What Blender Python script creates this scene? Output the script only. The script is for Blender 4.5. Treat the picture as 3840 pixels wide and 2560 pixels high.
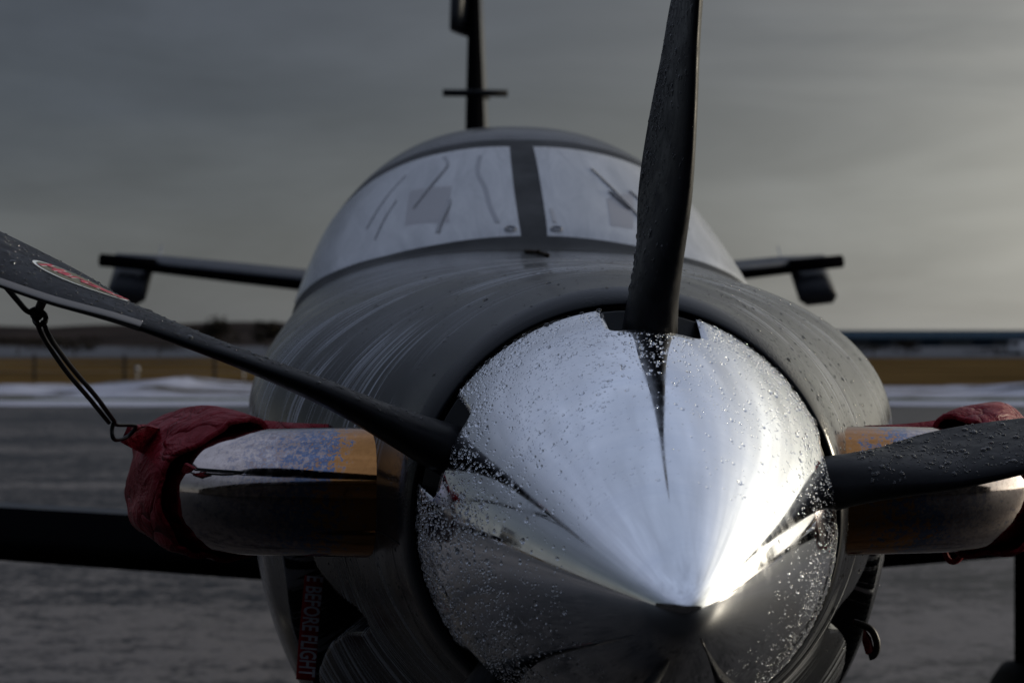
import bpy, bmesh, math, random
import numpy as np
from mathutils import Vector, Matrix
random.seed(7); RNG=np.random.default_rng(7)
for o in list(bpy.data.objects): bpy.data.objects.remove(o)
SC=bpy.context.scene; COL=SC.collection
R=math.radians

# ---------------------------------------------------------------- camera
cam=bpy.data.cameras.new('camera'); camo=bpy.data.objects.new('camera',cam); COL.objects.link(camo)
camo.location=(0,0,1.7); camo.rotation_euler=(R(90),0,0)
cam.sensor_width=36; cam.lens=65.8; cam.clip_start=.05; cam.clip_end=6000
cam.dof.use_dof=True; cam.dof.focus_distance=2.42; cam.dof.aperture_fstop=6.8
SC.camera=camo
SC.view_settings.view_transform='Standard'; SC.view_settings.look='None'
SC.view_settings.exposure=0; SC.view_settings.gamma=1
SC.render.engine='CYCLES'

# ---------------------------------------------------------------- sky and sun
SAZ,SEL=R(66),R(8)
sdir=Vector((math.sin(SAZ)*math.cos(SEL),math.cos(SAZ)*math.cos(SEL),math.sin(SEL)))
W=bpy.data.worlds.new('World'); SC.world=W; W.use_nodes=True
nt=W.node_tree; nt.nodes.clear()
def N(t,kind,**kw):
    n=t.nodes.new(kind)
    for k,v in kw.items():
        if k.startswith('i_'): n.inputs[k[2:].replace('_',' ')].default_value=v
        else: setattr(n,k,v)
    return n
def math_(t,op,a,b=None,c=None,clamp=False):
    n=t.nodes.new('ShaderNodeMath'); n.operation=op; n.use_clamp=clamp
    for i,v in enumerate((a,b,c)):
        if v is None: continue
        if isinstance(v,(int,float)): n.inputs[i].default_value=v
        else: t.links.new(v,n.inputs[i])
    return n.outputs[0]
def ramp(t,fac,stops,interp='LINEAR'):
    n=t.nodes.new('ShaderNodeValToRGB'); e=n.color_ramp.elements; n.color_ramp.interpolation=interp
    while len(e)<len(stops): e.new(.5)
    for el,(p,c) in zip(e,stops):
        el.position=p; el.color=(c,c,c,1) if isinstance(c,(int,float)) else (*c,1)
    t.links.new(fac,n.inputs[0]); return n.outputs[0]
def mixc(t,fac,a,b,blend='MIX'):
    n=t.nodes.new('ShaderNodeMix'); n.data_type='RGBA'; n.blend_type=blend
    for sock,v in ((n.inputs[0],fac),(n.inputs[6],a),(n.inputs[7],b)):
        if isinstance(v,(int,float)): sock.default_value=v
        elif isinstance(v,tuple): sock.default_value=(*v,1)
        else: t.links.new(v,sock)
    return n.outputs[2]
def noise(t,vec,scale,detail=4,rough=.55,dist=0):
    n=t.nodes.new('ShaderNodeTexNoise'); n.inputs['Scale'].default_value=scale
    n.inputs['Detail'].default_value=detail; n.inputs['Roughness'].default_value=rough; n.inputs['Distortion'].default_value=dist
    if vec is not None: t.links.new(vec,n.inputs['Vector'])
    return n.outputs[0]
def mapping(t,vec,scale=(1,1,1),loc=(0,0,0),rot=(0,0,0)):
    n=t.nodes.new('ShaderNodeMapping'); n.inputs['Scale'].default_value=scale
    n.inputs['Location'].default_value=loc; n.inputs['Rotation'].default_value=rot
    t.links.new(vec,n.inputs['Vector']); return n.outputs[0]
tc=nt.nodes.new('ShaderNodeTexCoord'); vec=tc.outputs['Generated']
nrm=N(nt,'ShaderNodeVectorMath',operation='NORMALIZE'); nt.links.new(vec,nrm.inputs[0]); vec=nrm.outputs[0]
sep=nt.nodes.new('ShaderNodeSeparateXYZ'); nt.links.new(vec,sep.inputs[0])
band=noise(nt,mapping(nt,vec,(1.2,1.2,7)),1.6,5,.55,.3)
zz=math_(nt,'ADD',sep.outputs[2],math_(nt,'MULTIPLY',math_(nt,'SUBTRACT',band,.5),.16))
base=ramp(nt,zz,[(0,(.119,.128,.135)),(.07,(.104,.113,.123)),(.14,(.064,.073,.090)),(.22,(.066,.074,.095)),
                 (.34,(.105,.120,.155)),(.55,(.25,.285,.375)),(.8,(.32,.37,.49)),(1,(.30,.35,.46))])
cl=noise(nt,mapping(nt,vec,(1,1,2.2),(3,1,0)),3.2,6,.6,.4)
base=mixc(nt,1,base,ramp(nt,cl,[(.3,.80),(.7,1.18)]),'MULTIPLY')
st_=noise(nt,mapping(nt,vec,(1,1,5.5),(7,2,1)),4.5,5,.55,.6)
base=mixc(nt,ramp(nt,sep.outputs[2],[(.15,1.),(.35,0.)]),base,mixc(nt,1,base,ramp(nt,st_,[(.35,.91),(.65,1.08)]),'MULTIPLY'))
dt=N(nt,'ShaderNodeVectorMath',operation='DOT_PRODUCT'); nt.links.new(vec,dt.inputs[0]); dt.inputs[1].default_value=sdir
dp=math_(nt,'MAXIMUM',dt.outputs['Value'],0)
g1=math_(nt,'MULTIPLY',math_(nt,'POWER',dp,4),1.1)
g2=math_(nt,'MULTIPLY',math_(nt,'POWER',dp,8),1.25)
g3=math_(nt,'MULTIPLY',math_(nt,'POWER',dp,320),7)
hz=ramp(nt,sep.outputs[2],[(0,1),(.12,1),(.4,.85),(.8,.35)])
gl=math_(nt,'MULTIPLY',math_(nt,'ADD',math_(nt,'ADD',g1,g2),g3),hz)
bn=mixc(nt,1,ramp(nt,band,[(.35,.75),(.65,1.2)]),ramp(nt,st_,[(.35,.90),(.65,1.10)]),'MULTIPLY')
glc=mixc(nt,1,(1.0,.95,.80),gl,'MULTIPLY'); glc=mixc(nt,1,glc,bn,'MULTIPLY')
tot=mixc(nt,1,base,glc,'ADD')
sky=nt.nodes.new('ShaderNodeTexSky'); sky.sky_type='NISHITA'; sky.sun_disc=False
sky.sun_elevation=SEL; sky.sun_rotation=SAZ
skb=mixc(nt,1,sky.outputs[0],(.006,.006,.006),'MULTIPLY')
tot=mixc(nt,1,tot,skb,'ADD')
bg=nt.nodes.new('ShaderNodeBackground'); nt.links.new(tot,bg.inputs[0]); bg.inputs[1].default_value=1
ow=nt.nodes.new('ShaderNodeOutputWorld'); nt.links.new(bg.outputs[0],ow.inputs[0])
sl=bpy.data.lights.new('sun','SUN'); sl.energy=2.0; sl.angle=R(10); sl.color=(1,.88,.68)
so=bpy.data.objects.new('sun',sl); COL.objects.link(so); so.rotation_euler=sdir.to_track_quat('Z','Y').to_euler(); so.location=(30,30,20)
# ---------------------------------------------------------------- measured shape of the aircraft
YAW=math.radians(2.28); TIP=(0.167,1.8); TZ=1.438; TILT=0.0705
R0=.265; L0=.558
def pchip(xs,ys):
    xs=np.array(xs,float); ys=np.array(ys,float); h=np.diff(xs); d=np.diff(ys)/h
    m=np.zeros_like(xs); m[0]=d[0]; m[-1]=d[-1]
    for i in range(1,len(xs)-1):
        if d[i-1]*d[i]>0:
            w1=2*h[i]+h[i-1]; w2=h[i]+2*h[i-1]; m[i]=(w1+w2)/(w1/d[i-1]+w2/d[i])
    def f(x):
        x=np.clip(x,xs[0],xs[-1]); i=np.clip(np.searchsorted(xs,x,side='right')-1,0,len(h)-1)
        t=(x-xs[i])/h[i]
        return ((1+2*t)*(1-t)**2*ys[i]+t*(1-t)**2*h[i]*m[i]+t*t*(3-2*t)*ys[i+1]+t*t*(t-1)*h[i]*m[i+1])
    return f
#      u    c     w     t     b    nt   nb
ST=[(.60,1.480,.290,1.770,1.190,2.0,2.0),
(.70,1.487,.312,1.783,1.165,2.0,2.0),
(.85,1.497,.362,1.801,1.12,2.0,2.0),
(1.0,1.508,.415,1.811,1.06,2.0,2.1),
(1.2,1.528,.485,1.826,.96,2.05,2.3),
(1.5,1.550,.564,1.842,.86,2.12,2.5),
(2.0,1.570,.612,1.868,.80,2.25,2.6),
(2.8,1.600,.635,1.925,.74,2.65,2.6),
(3.3,1.600,.650,1.95,.72,3.0,2.6),
(4.2,1.600,.660,1.97,.70,3.0,2.6),
(6.0,1.600,.640,1.97,.74,2.8,2.4),
(8.0,1.70,.42,1.96,1.05,2.4,2.2),
(9.6,1.80,.20,1.99,1.48,2.2,2.0),
(10.4,1.86,.05,1.95,1.75,2.0,2.0)]
_s=[pchip([r[0] for r in ST],[r[k] for r in ST]) for k in range(1,7)]
CT=pchip([2.66,2.75,3.15,3.54,3.8,4.2,5.0,6.0,8.0,9.6,10.4],[1.86,1.921,2.095,2.253,2.335,2.382,2.40,2.38,2.20,2.06,1.97])
CW=pchip([2.66,3.0,3.3,3.8,4.3,6,8,9.6,10.4],[.57,.625,.650,.658,.66,.64,.42,.20,.05])
def center(u): return _s[0](u)
def rad(u,th):
    c,w,t,b,nt,nb=[f(u) for f in _s]
    co=np.abs(np.cos(th)); si=np.sin(th)
    up=si>=0
    h=np.where(up,t-c,c-b); n=np.where(up,nt,nb)
    r=((co/w)**n+(np.abs(si)/h)**n)**(-1/n)
    cw=CW(u); ch=CT(u)-c
    rc=((co/cw)**2.3+(np.abs(si)/np.maximum(ch,.01))**2.3)**(-1/2.3)
    rc=np.where(up&(u>2.66),rc,0)
    return np.maximum(r,rc)
def toworld(x,u,z):
    return (TIP[0]+x*math.cos(YAW)-u*math.sin(YAW), TIP[1]+x*math.sin(YAW)+u*math.cos(YAW), z)
# ---------------------------------------------------------------- materials
def mat(name,col=(.5,.5,.5),rough=.5,metal=0,spec=.5,coat=0,coatr=.05):
    m=bpy.data.materials.new(name); m.use_nodes=True; t=m.node_tree; b=t.nodes['Principled BSDF']
    b.inputs['Base Color'].default_value=(*col,1); b.inputs['Roughness'].default_value=rough
    b.inputs['Metallic'].default_value=metal; b.inputs['Specular IOR Level'].default_value=spec
    b.inputs['Coat Weight'].default_value=coat; b.inputs['Coat IOR'].default_value=1.5; b.inputs['Coat Roughness'].default_value=coatr
    return m,t,b
def bump(t,b,h,strength=.3,dist=.01):
    n=t.nodes.new('ShaderNodeBump'); n.inputs['Strength'].default_value=strength; n.inputs['Distance'].default_value=dist
    t.links.new(h,n.inputs['Height']); t.links.new(n.outputs[0],b.inputs['Normal']); return n
def uvn(t): return t.nodes.new('ShaderNodeTexCoord').outputs['UV']
def objn(t): return t.nodes.new('ShaderNodeTexCoord').outputs['Object']
M={}
# chrome spinner: uv = (u, theta/2pi)
m,t,b=mat('polished_metal',(.88,.89,.92),.06,1); M['chrome']=m
v=uvn(t); sm=noise(t,mapping(t,v,(26,2.2,1)),1,6,.65,.6); sm2=noise(t,mapping(t,v,(90,3,1),(5,2,0)),1,3,.5)
sp=noise(t,objn(t),55,4,.6)
sr=ramp(t,math_(t,'MULTIPLY',sm,math_(t,'ADD',sp,.5)),[(.36,.02),(.66,.15)])
t.links.new(sr,b.inputs['Roughness'])
t.links.new(mixc(t,ramp(t,sm,[(.45,0.),(.7,.5)]),(.86,.88,.92),(.72,.76,.84)),b.inputs['Base Color'])
bump(t,b,math_(t,'ADD',sm2,math_(t,'MULTIPLY',noise(t,mapping(t,v,(700,.5,1)),1,1),.25)),.05,.0006)
# paint
def paint(name,streaks,col=(.028,.031,.036),rough=.28,spec=.5):
    m,t,b=mat(name,col,rough,0,spec,0,.05); M[name]=m
    b.inputs['Coat IOR'].default_value=1.28
    v=uvn(t); o=objn(t)
    dust=noise(t,o,9,5,.6)
    base=mixc(t,ramp(t,dust,[(.35,0.),(.75,.5)]),col,tuple(c*1.35 for c in col))
    rr=ramp(t,dust,[(.3,rough-.05),(.7,rough+.10)])
    if streaks:
        vd=mapping(t,v,(1,1,1))
        wob=noise(t,mapping(t,v,(2,5,1)),1,2)
        cmb=N(t,'ShaderNodeCombineXYZ'); s=N(t,'ShaderNodeSeparateXYZ'); t.links.new(v,s.inputs[0])
        uu=math_(t,'ADD',s.outputs[0],math_(t,'MULTIPLY',wob,.10))
        t.links.new(uu,cmb.inputs[0]); t.links.new(s.outputs[1],cmb.inputs[1])
        l1=noise(t,mapping(t,cmb.outputs[0],(80,2.6,1)),1,2,.5)
        l2=noise(t,mapping(t,cmb.outputs[0],(190,3.6,1),(3,7,0)),1,2,.5)
        cl=noise(t,mapping(t,cmb.outputs[0],(6,9,1),(1,4,0)),1,2,.5)
        f1=ramp(t,l1,[(.575,0.),(.605,.95)]); f2=ramp(t,l2,[(.57,0.),(.60,.7)])
        f=math_(t,'MULTIPLY',math_(t,'MAXIMUM',f1,f2),ramp(t,cl,[(.44,0.),(.56,1.)]))
        # only on the upper, washed part of the cowl
        win=math_(t,'MULTIPLY',ramp(t,s.outputs[0],[(.72,0.),(.80,1.)]),ramp(t,math_(t,'MULTIPLY',s.outputs[0],.25),[(.52,1.),(.62,0.)]))
        f=math_(t,'MULTIPLY',f,win)
        base=mixc(t,f,base,(.34,.36,.40)); rr=math_(t,'ADD',rr,math_(t,'MULTIPLY',f,.3))
        # fine mist beads
        vo=N(t,'ShaderNodeTexVoronoi'); vo.inputs['Scale'].default_value=190; t.links.new(o,vo.inputs['Vector'])
        bead=ramp(t,vo.outputs['Distance'],[(.18,1.),(.42,0.)])
        mask=ramp(t,noise(t,o,7,3),[(.48,0.),(.62,1.)])
        bump(t,b,math_(t,'MULTIPLY',bead,mask),.35,.0012)
    t.links.new(base,b.inputs['Base Color']); t.links.new(rr,b.inputs['Roughness'])
    return m
paint('cowl_paint',True,(.007,.0085,.011),.17,.19)
paint('wing_paint',False,(.018,.020,.025),.35,.15)
paint('frame_paint',False,(.005,.006,.007),.45,.12)
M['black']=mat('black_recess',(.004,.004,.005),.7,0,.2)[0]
M['boot']=mat('black_rubber_boot',(.003,.003,.0035),.85,0,.0)[0]
M['rubber']=mat('tyre_rubber',(.012,.012,.012),.75,0,.3)[0]
m,t,b=mat('blade_composite',(.01,.01,.012),.4,0,.08); M['blade']=m
dn=noise(t,objn(t),30,6,.65,1); t.links.new(ramp(t,dn,[(.35,.28),(.7,.55)]),b.inputs['Roughness'])
t.links.new(mixc(t,ramp(t,dn,[(.4,0.),(.8,.6)]),(.006,.0065,.008),(.016,.017,.020)),b.inputs['Base Color'])
bump(t,b,noise(t,objn(t),160,3),.12,.001)
m,t,b=mat('nickel_strip',(.19,.18,.17),.5,.85); M['nickel']=m
m,t,b=mat('heat_tinted_steel',(.5,.4,.3),.16,1); M['steel']=m
v=uvn(t); s=N(t,'ShaderNodeSeparateXYZ'); t.links.new(v,s.inputs[0])
n1=noise(t,objn(t),7,5,.65,.8); n2=noise(t,objn(t),120,6,.75,.3)
pos=math_(t,'ADD',math_(t,'MULTIPLY',s.outputs[0],.86),math_(t,'ADD',math_(t,'MULTIPLY',math_(t,'SUBTRACT',n1,.5),.36),math_(t,'MULTIPLY',math_(t,'SUBTRACT',n2,.5),.55)))
tint=ramp(t,pos,[(0,(.30,.14,.05)),(.22,(.42,.20,.07)),(.255,(.38,.24,.16)),(.27,(.09,.13,.24)),(.33,(.18,.22,.32)),(.355,(.44,.30,.22)),(.385,(.27,.29,.37)),(.43,(.48,.41,.39)),(.50,(.58,.51,.49)),(1,(.63,.57,.56))])
t.links.new(tint,b.inputs['Base Color']); t.links.new(ramp(t,n2,[(.4,.05),(.65,.13)]),b.inputs['Roughness'])
m,t,b=mat('red_fabric',(.24,.006,.018),.6,0,.15); M['red']=m
wn=noise(t,objn(t),11,5,.65,.7); fn=noise(t,objn(t),420,2)
t.links.new(mixc(t,ramp(t,wn,[(.4,0.),(.75,.75)]),(.15,.003,.009),(.30,.016,.030)),b.inputs['Base Color'])
t.links.new(ramp(t,wn,[(.4,.62),(.6,.38)]),b.inputs['Roughness'])
dis=N(t,'ShaderNodeVectorMath',operation='ADD'); t.links.new(mapping(t,objn(t),(1,.7,1.3)),dis.inputs[0])
nz=N(t,'ShaderNodeTexNoise'); nz.inputs['Scale'].default_value=9; t.links.new(objn(t),nz.inputs['Vector'])
sc_=N(t,'ShaderNodeVectorMath',operation='SCALE'); sc_.inputs[3].default_value=.22; t.links.new(nz.outputs['Color'],sc_.inputs[0]); t.links.new(sc_.outputs[0],dis.inputs[1])
ve=N(t,'ShaderNodeTexVoronoi',feature='DISTANCE_TO_EDGE'); ve.inputs['Scale'].default_value=7; t.links.new(dis.outputs[0],ve.inputs['Vector'])
cr=ramp(t,ve.outputs['Distance'],[(0,0.),(.03,.25),(.16,.6),(.5,1.)])
bump(t,b,math_(t,'ADD',math_(t,'MULTIPLY',cr,1.5),math_(t,'ADD',math_(t,'MULTIPLY',wn,3.2),math_(t,'MULTIPLY',fn,.15))),1.0,.009)
M['red_dark']=mat('red_ribbon_fabric',(.24,.006,.010),.7,0,.2)[0]
M['lettering']=mat('pale_lettering',(.42,.42,.48),.6,0,.2)[0]
M['cord']=mat('black_cord',(.006,.006,.006),.45,0,.4)[0]
# misted glazing
m,t,b=mat('misted_glazing',(.27,.29,.32),.22,0,.5); M['glass']=m
b.inputs['Coat Weight'].default_value=.25; b.inputs['Coat Roughness'].default_value=.08
v=uvn(t); fr=noise(t,mapping(t,v,(11,2.2,1),rot=(0,0,.7)),1,6,.65,.9)
t.links.new(mixc(t,ramp(t,fr,[(.35,0.),(.7,1.)]),(.235,.25,.275),(.38,.395,.425)),b.inputs['Base Color'])
M['streak']=mat('clear_run_in_mist',(.20,.21,.235),.15,0,.5)[0]
M['pane_square']=mat('dim_pane_square',(.235,.235,.255),.3,0,.4)[0]
# water
m=bpy.data.materials.new('water'); m.use_nodes=True; t=m.node_tree; t.nodes.clear(); M['water']=m
g=N(t,'ShaderNodeBsdfGlass'); g.inputs['IOR'].default_value=1.33; g.inputs['Roughness'].default_value=0.0
o_=N(t,'ShaderNodeOutputMaterial'); t.links.new(g.outputs[0],o_.inputs[0])
# ground materials
m,t,b=mat('wet_tarmac',(.03,.03,.032),.5,0,.5); M['tarmac']=m
o=objn(t); s=N(t,'ShaderNodeSeparateXYZ'); t.links.new(o,s.inputs[0])
a=noise(t,mapping(t,o,(.9,1.3,1)),1,7,.62,.5); st=noise(t,mapping(t,o,(.035,.42,1),(3,0,0)),1,5,.6,.3); gr=noise(t,o,4.5,6,.7)
near=ramp(t,math_(t,'MULTIPLY',s.outputs[1],.02),[(.16,.17),(.32,.03),(.8,-.05)])
sl_=math_(t,'ADD',math_(t,'ADD',math_(t,'MULTIPLY',a,.45),math_(t,'MULTIPLY',st,.55)),math_(t,'ADD',near,math_(t,'ADD',math_(t,'MULTIPLY',math_(t,'SUBTRACT',gr,.5),.75),math_(t,'MULTIPLY',math_(t,'SUBTRACT',noise(t,o,17,5,.75),.5),.85))))
front=ramp(t,math_(t,'MULTIPLY',math_(t,'ADD',s.outputs[1],20),.025),[(.55,0.),(.70,1.)])
slf=math_(t,'MULTIPLY',ramp(t,sl_,[(.47,0.),(.67,1.)]),front)
t.links.new(mixc(t,slf,(.006,.006,.0062),(.150,.139,.133)),b.inputs['Base Color'])
t.links.new(ramp(t,slf,[(0,.42),(1,.75)]),b.inputs['Roughness'])
b.inputs['Specular IOR Level'].default_value=.07
bump(t,b,gr,.5,.02)
def gmat(name,c1,c2,scale,sx=1,rough=.9,bs=.4):
    m,t,b=mat(name,c1,rough,0,0.0); o=objn(t); M[name]=m
    n=noise(t,mapping(t,o,(sx,1,1)),scale,6,.65,.3)
    t.links.new(mixc(t,ramp(t,n,[(.35,0.),(.68,1.)]),c1,c2),b.inputs['Base Color'])
    bump(t,b,n,bs,.1); return m
gmat('field_soil',(.050,.042,.032),(.105,.085,.06),.02,.3)
gmat('runway_asphalt',(.07,.075,.085),(.12,.125,.14),.05,.3)
gmat('dry_grass',(.040,.026,.011),(.135,.085,.034),.25,.25)
gmat('green_verge',(.035,.045,.012),(.09,.10,.035),.9,.4)
gmat('snow',(.26,.27,.32),(.52,.53,.61),.7,.35,.8)
gmat('hill_cover',(.018,.016,.015),(.050,.040,.036),.02,.5)
gmat('twig_cover',(.012,.011,.009),(.035,.030,.022),1.5)
gmat('bark',(.03,.025,.02),(.06,.05,.04),8)
gmat('shed_wall',(.09,.10,.11),(.13,.14,.15),.3)
gmat('blue_roof',(.026,.042,.060),(.036,.056,.076),.2,1,.5,.1)
gmat('post_wood',(.03,.025,.02),(.06,.05,.04),6)
M['white']=mat('white_vehicle_paint',(.55,.56,.58),.4)[0]
M['darkglass']=mat('dark_window',(.02,.02,.025),.1)[0]
M['olive']=mat('olive_badge',(.10,.09,.035),.35)[0]
M['badge_red']=mat('red_badge_lettering',(.42,.012,.03),.35)[0]
M['badge_white']=mat('white_badge_edge',(.62,.66,.66),.35)[0]
M['galv']=mat('grey_metal',(.25,.26,.28),.4,.8)[0]
M['line']=mat('seam_shadow_gap',(.006,.006,.007),.6,0,.2)[0]
gmat('hangar_wall',(.012,.013,.015),(.022,.023,.025),.3)
gmat('hangar_door',(.010,.011,.014),(.02,.02,.024),.4)
# the broken snow bank: snow with dead grass showing through
m,t,b=mat('broken_snow',(.5,.5,.55),.85,0,0.); M['broken_snow']=m; o=objn(t)
n=noise(t,mapping(t,o,(.45,1,1)),.7,6,.65,.3); p=noise(t,mapping(t,o,(.16,.5,1),(4,0,0)),1,5,.7,.5)
s0=mixc(t,ramp(t,n,[(.35,0.),(.68,1.)]),(.26,.27,.32),(.50,.51,.59))
t.links.new(mixc(t,ramp(t,p,[(.50,0.),(.57,1.)]),s0,(.050,.042,.022)),b.inputs['Base Color']); bump(t,b,n,.5,.1)
# ---------------------------------------------------------------- helpers
def tag(o,label=None,cat=None,group=None,kind=None):
    if label: o['label']=label
    if cat: o['category']=cat
    if group: o['group']=group
    if kind: o['kind']=kind
    return o
def empty(name,loc=(0,0,0),rz=0):
    o=bpy.data.objects.new(name,None); COL.objects.link(o); o.location=loc; o.rotation_euler=(0,0,rz); o.empty_display_size=.2
    return o
def link(name,me,m=None,parent=None):
    o=bpy.data.objects.new(name,me); COL.objects.link(o)
    if m is not None: me.materials.append(M[m] if isinstance(m,str) else m)
    if parent is not None: o.parent=parent
    return o
def meshobj(name,vs,fs,m=None,parent=None,smooth=True,uvs=None,recalc=False):
    me=bpy.data.meshes.new(name); me.from_pydata([tuple(map(float,v)) for v in vs],[],fs)
    if uvs is not None:
        l=me.uv_layers.new(name='UV'); 
        li=np.empty(len(me.loops),dtype=np.int32); me.loops.foreach_get('vertex_index',li)
        l.data.foreach_set('uv',np.asarray(uvs,dtype=np.float32)[li].ravel())
    if recalc:
        bm=bmesh.new(); bm.from_mesh(me); bmesh.ops.recalc_face_normals(bm,faces=bm.faces); bm.to_mesh(me); bm.free()
    if smooth: me.polygons.foreach_set('use_smooth',[True]*len(me.polygons))
    me.update(); return link(name,me,m,parent)
def gridfaces(nu,nv,wrap=False,flip=False):
    f=[]
    for i in range(nu-1):
        for j in range(nv if wrap else nv-1):
            a=i*nv+j; b_=i*nv+(j+1)%nv; c=(i+1)*nv+(j+1)%nv; d=(i+1)*nv+j
            f.append((a,d,c,b_) if flip else (a,b_,c,d))
    return f
def frames(path):
    P=[Vector(p) for p in path]; T=[]
    for i in range(len(P)):
        d=(P[min(i+1,len(P)-1)]-P[max(i-1,0)]); T.append(d.normalized() if d.length>1e-9 else Vector((0,0,1)))
    ref=Vector((0,0,1)) if abs(T[0].z)<.9 else Vector((1,0,0))
    fr=[]; n=(ref-ref.dot(T[0])*T[0]).normalized()
    for i in range(len(P)):
        n=(n-n.dot(T[i])*T[i]); n=n.normalized() if n.length>1e-6 else Vector((1,0,0))
        fr.append((P[i],n,T[i].cross(n),T[i]))
    return fr
def tube(name,path,r,m,parent=None,seg=12,closed=False,ry=None,caps=True,uvlen=False):
    fr=frames(path); vs=[]; uv=[]; L=0; tot=sum((fr[i+1][0]-fr[i][0]).length for i in range(len(fr)-1))
    for i,(p,n,bb,t_) in enumerate(fr):
        if i: L+=(p-fr[i-1][0]).length
        rr=r[i] if hasattr(r,'__len__') else r
        r2=(ry[i] if hasattr(ry,'__len__') else ry) if ry is not None else rr
        for k in range(seg):
            a=2*math.pi*k/seg; vs.append(p+n*math.cos(a)*rr+bb*math.sin(a)*r2); uv.append((L/tot if tot else 0,k/seg))
    fs=gridfaces(len(fr),seg,True,True)
    if closed:
        k0=(len(fr)-1)*seg
        fs+=[(k0+j,j,(j+1)%seg,k0+(j+1)%seg) for j in range(seg)]
    elif caps:
        fs.append(tuple(range(seg))); fs.append(tuple(reversed([ (len(fr)-1)*seg+j for j in range(seg)])))
    return meshobj(name,vs,fs,m,parent,True,uv,recalc=True)
def smoothpath(pts,n=8):
    P=[np.array(p,float) for p in pts]; out=[]
    for i in range(len(P)-1):
        p0=P[max(i-1,0)];p1=P[i];p2=P[i+1];p3=P[min(i+2,len(P)-1)]
        for k in range(n):
            t=k/n; out.append(.5*((2*p1)+(-p0+p2)*t+(2*p0-5*p1+4*p2-p3)*t*t+(-p0+3*p1-3*p2+p3)*t**3))
    out.append(P[-1]); return [tuple(p) for p in out]
def box(name,c,s,m,parent=None,bev=.01,rz=0):
    bm=bmesh.new(); bmesh.ops.create_cube(bm,size=1); bmesh.ops.scale(bm,vec=s,verts=bm.verts)
    if bev: bmesh.ops.bevel(bm,geom=list(bm.edges),offset=bev,segments=2,affect='EDGES')
    bmesh.ops.rotate(bm,cent=(0,0,0),matrix=Matrix.Rotation(rz,3,'Z'),verts=bm.verts)
    bmesh.ops.translate(bm,vec=c,verts=bm.verts)
    me=bpy.data.meshes.new(name); bm.to_mesh(me); bm.free(); return link(name,me,m,parent)

# ---------------------------------------------------------------- ground, in sheets each above the one below
def sheet(name,x0,x1,y0,y1,z,m,nx=2,ny=2,hf=None,edge=None):
    vs=[]
    for i in range(ny):
        for j in range(nx):
            x=x0+(x1-x0)*j/(nx-1); y=y0+(y1-y0)*i/(ny-1)
            if edge: y+=edge(x,i/(ny-1))
            vs.append((x,y,z+(hf(x,y,i/(ny-1)) if hf else 0)))
    return tag(meshobj(name,vs,gridfaces(ny,nx),m),kind='structure')
sheet('ground',-3000,3000,-500,5000,0,'field_soil')
sheet('tarmac',-150,150,-60,48.8,.012,'tarmac')
sheet('runway',-260,400,190,620,.06,'runway_asphalt')
sheet('grass_field',-200,220,70,186,.03,'dry_grass',90,12,hf=lambda x,y,t:.16*math.sin(math.pi*t)*(1+.5*math.sin(x*.3+y*.2)))
def e1(x,t): return (.7*math.sin(x*.55)+.5*math.sin(x*1.3+1))*(1 if t>.5 else .4)
sheet('snow_strip',-90,90,48.7,52.9,.03,'snow',140,4,edge=lambda x,t:(.25*math.sin(x*.8)+.2*math.sin(x*2.1)))
sheet('grass_verge',-90,90,52.5,57.5,.02,'green_verge')
def sb(x,y,t):
    h=.22+.14*math.sin(x*.45+.5)+.09*math.sin(x*1.13+2)+.06*math.sin(x*2.7)
    if x>3: h=.10+.22*math.sin(x*.75)
    return max(h,-.02)*math.sin(math.pi*min(t*1.05,1))
sheet('snow_bank',-90,90,55.2,72,.028,'broken_snow',220,10,hf=sb,edge=e1)
# low hills behind the field
def hillf(x,y,t):
    h=8.6+1.6*math.sin(x*.011+1)+.8*math.sin(x*.031)+.4*math.sin(x*.083)
    h*=1.45*(1-1/(1+math.exp(-(x-20)/60))*.97)
    return max(h,0)*math.sin(math.pi/2*min(t*1.4,1))
sheet('hills',-900,700,690,1100,.05,'hill_cover',160,8,hf=hillf)

# far shed with the blue roof
hg=empty('storage_shed',(190,600,0)); tag(hg,'long low grey storage shed with a blue roof on the right horizon','shed')
def slab(name,x0,x1,y0,y1,z0,z1,m,parent):
    return box(name,((x0+x1)/2,(y0+y1)/2,(z0+z1)/2),(x1-x0,y1-y0,z1-z0),m,parent,.03)
slab('wall',-88,70,-15,15,0,2.9,'shed_wall',hg)
vs=[(-90,-17,2.5),(-90,0,4.95),(-90,17,2.5),(72,-17,2.5),(72,0,4.95),(72,17,2.5),(-90,-17,2.85),(-90,0,5.3),(-90,17,2.85),(72,-17,2.85),(72,0,5.3),(72,17,2.85)]
meshobj('roof',vs,[(6,9,10,7),(7,10,11,8),(0,1,4,3),(1,2,5,4),(0,6,7,1),(1,7,8,2),(3,4,10,9),(4,5,11,10),(0,3,9,6),(2,8,11,5)],'blue_roof',hg,False,recalc=True)
for k in range(9): slab('door',-78+k*16,-72+k*16,-15.2,-14.9,0,2.4,'blue_roof',hg)

# the dark hangar the aircraft is parked in front of (behind the camera, mirrored in the metal)
hn=empty('hangar',(0,-11,0)); tag(hn,'dark hangar behind the viewpoint, seen only as the dark reflection in the polished metal','hangar')
slab('wall',-66,60,-16,0,0,6.4,'hangar_wall',hn)
vs=[(-66.5,-16.5,6.42),(-1,-16.5,8.4),(60.5,-16.5,6.42),(-66.5,.5,6.42),(-1,.5,8.4),(60.5,.5,6.42)]
meshobj('roof',vs,[(0,1,4,3),(1,2,5,4),(3,4,5),(0,2,1),(0,3,5,2)],'hangar_wall',hn,False,recalc=True)
for k in range(6): slab('door_panel',-20+k*6.4,-13.8+k*6.4,.04,.16,0.02,5.4,'hangar_door',hn)

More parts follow.
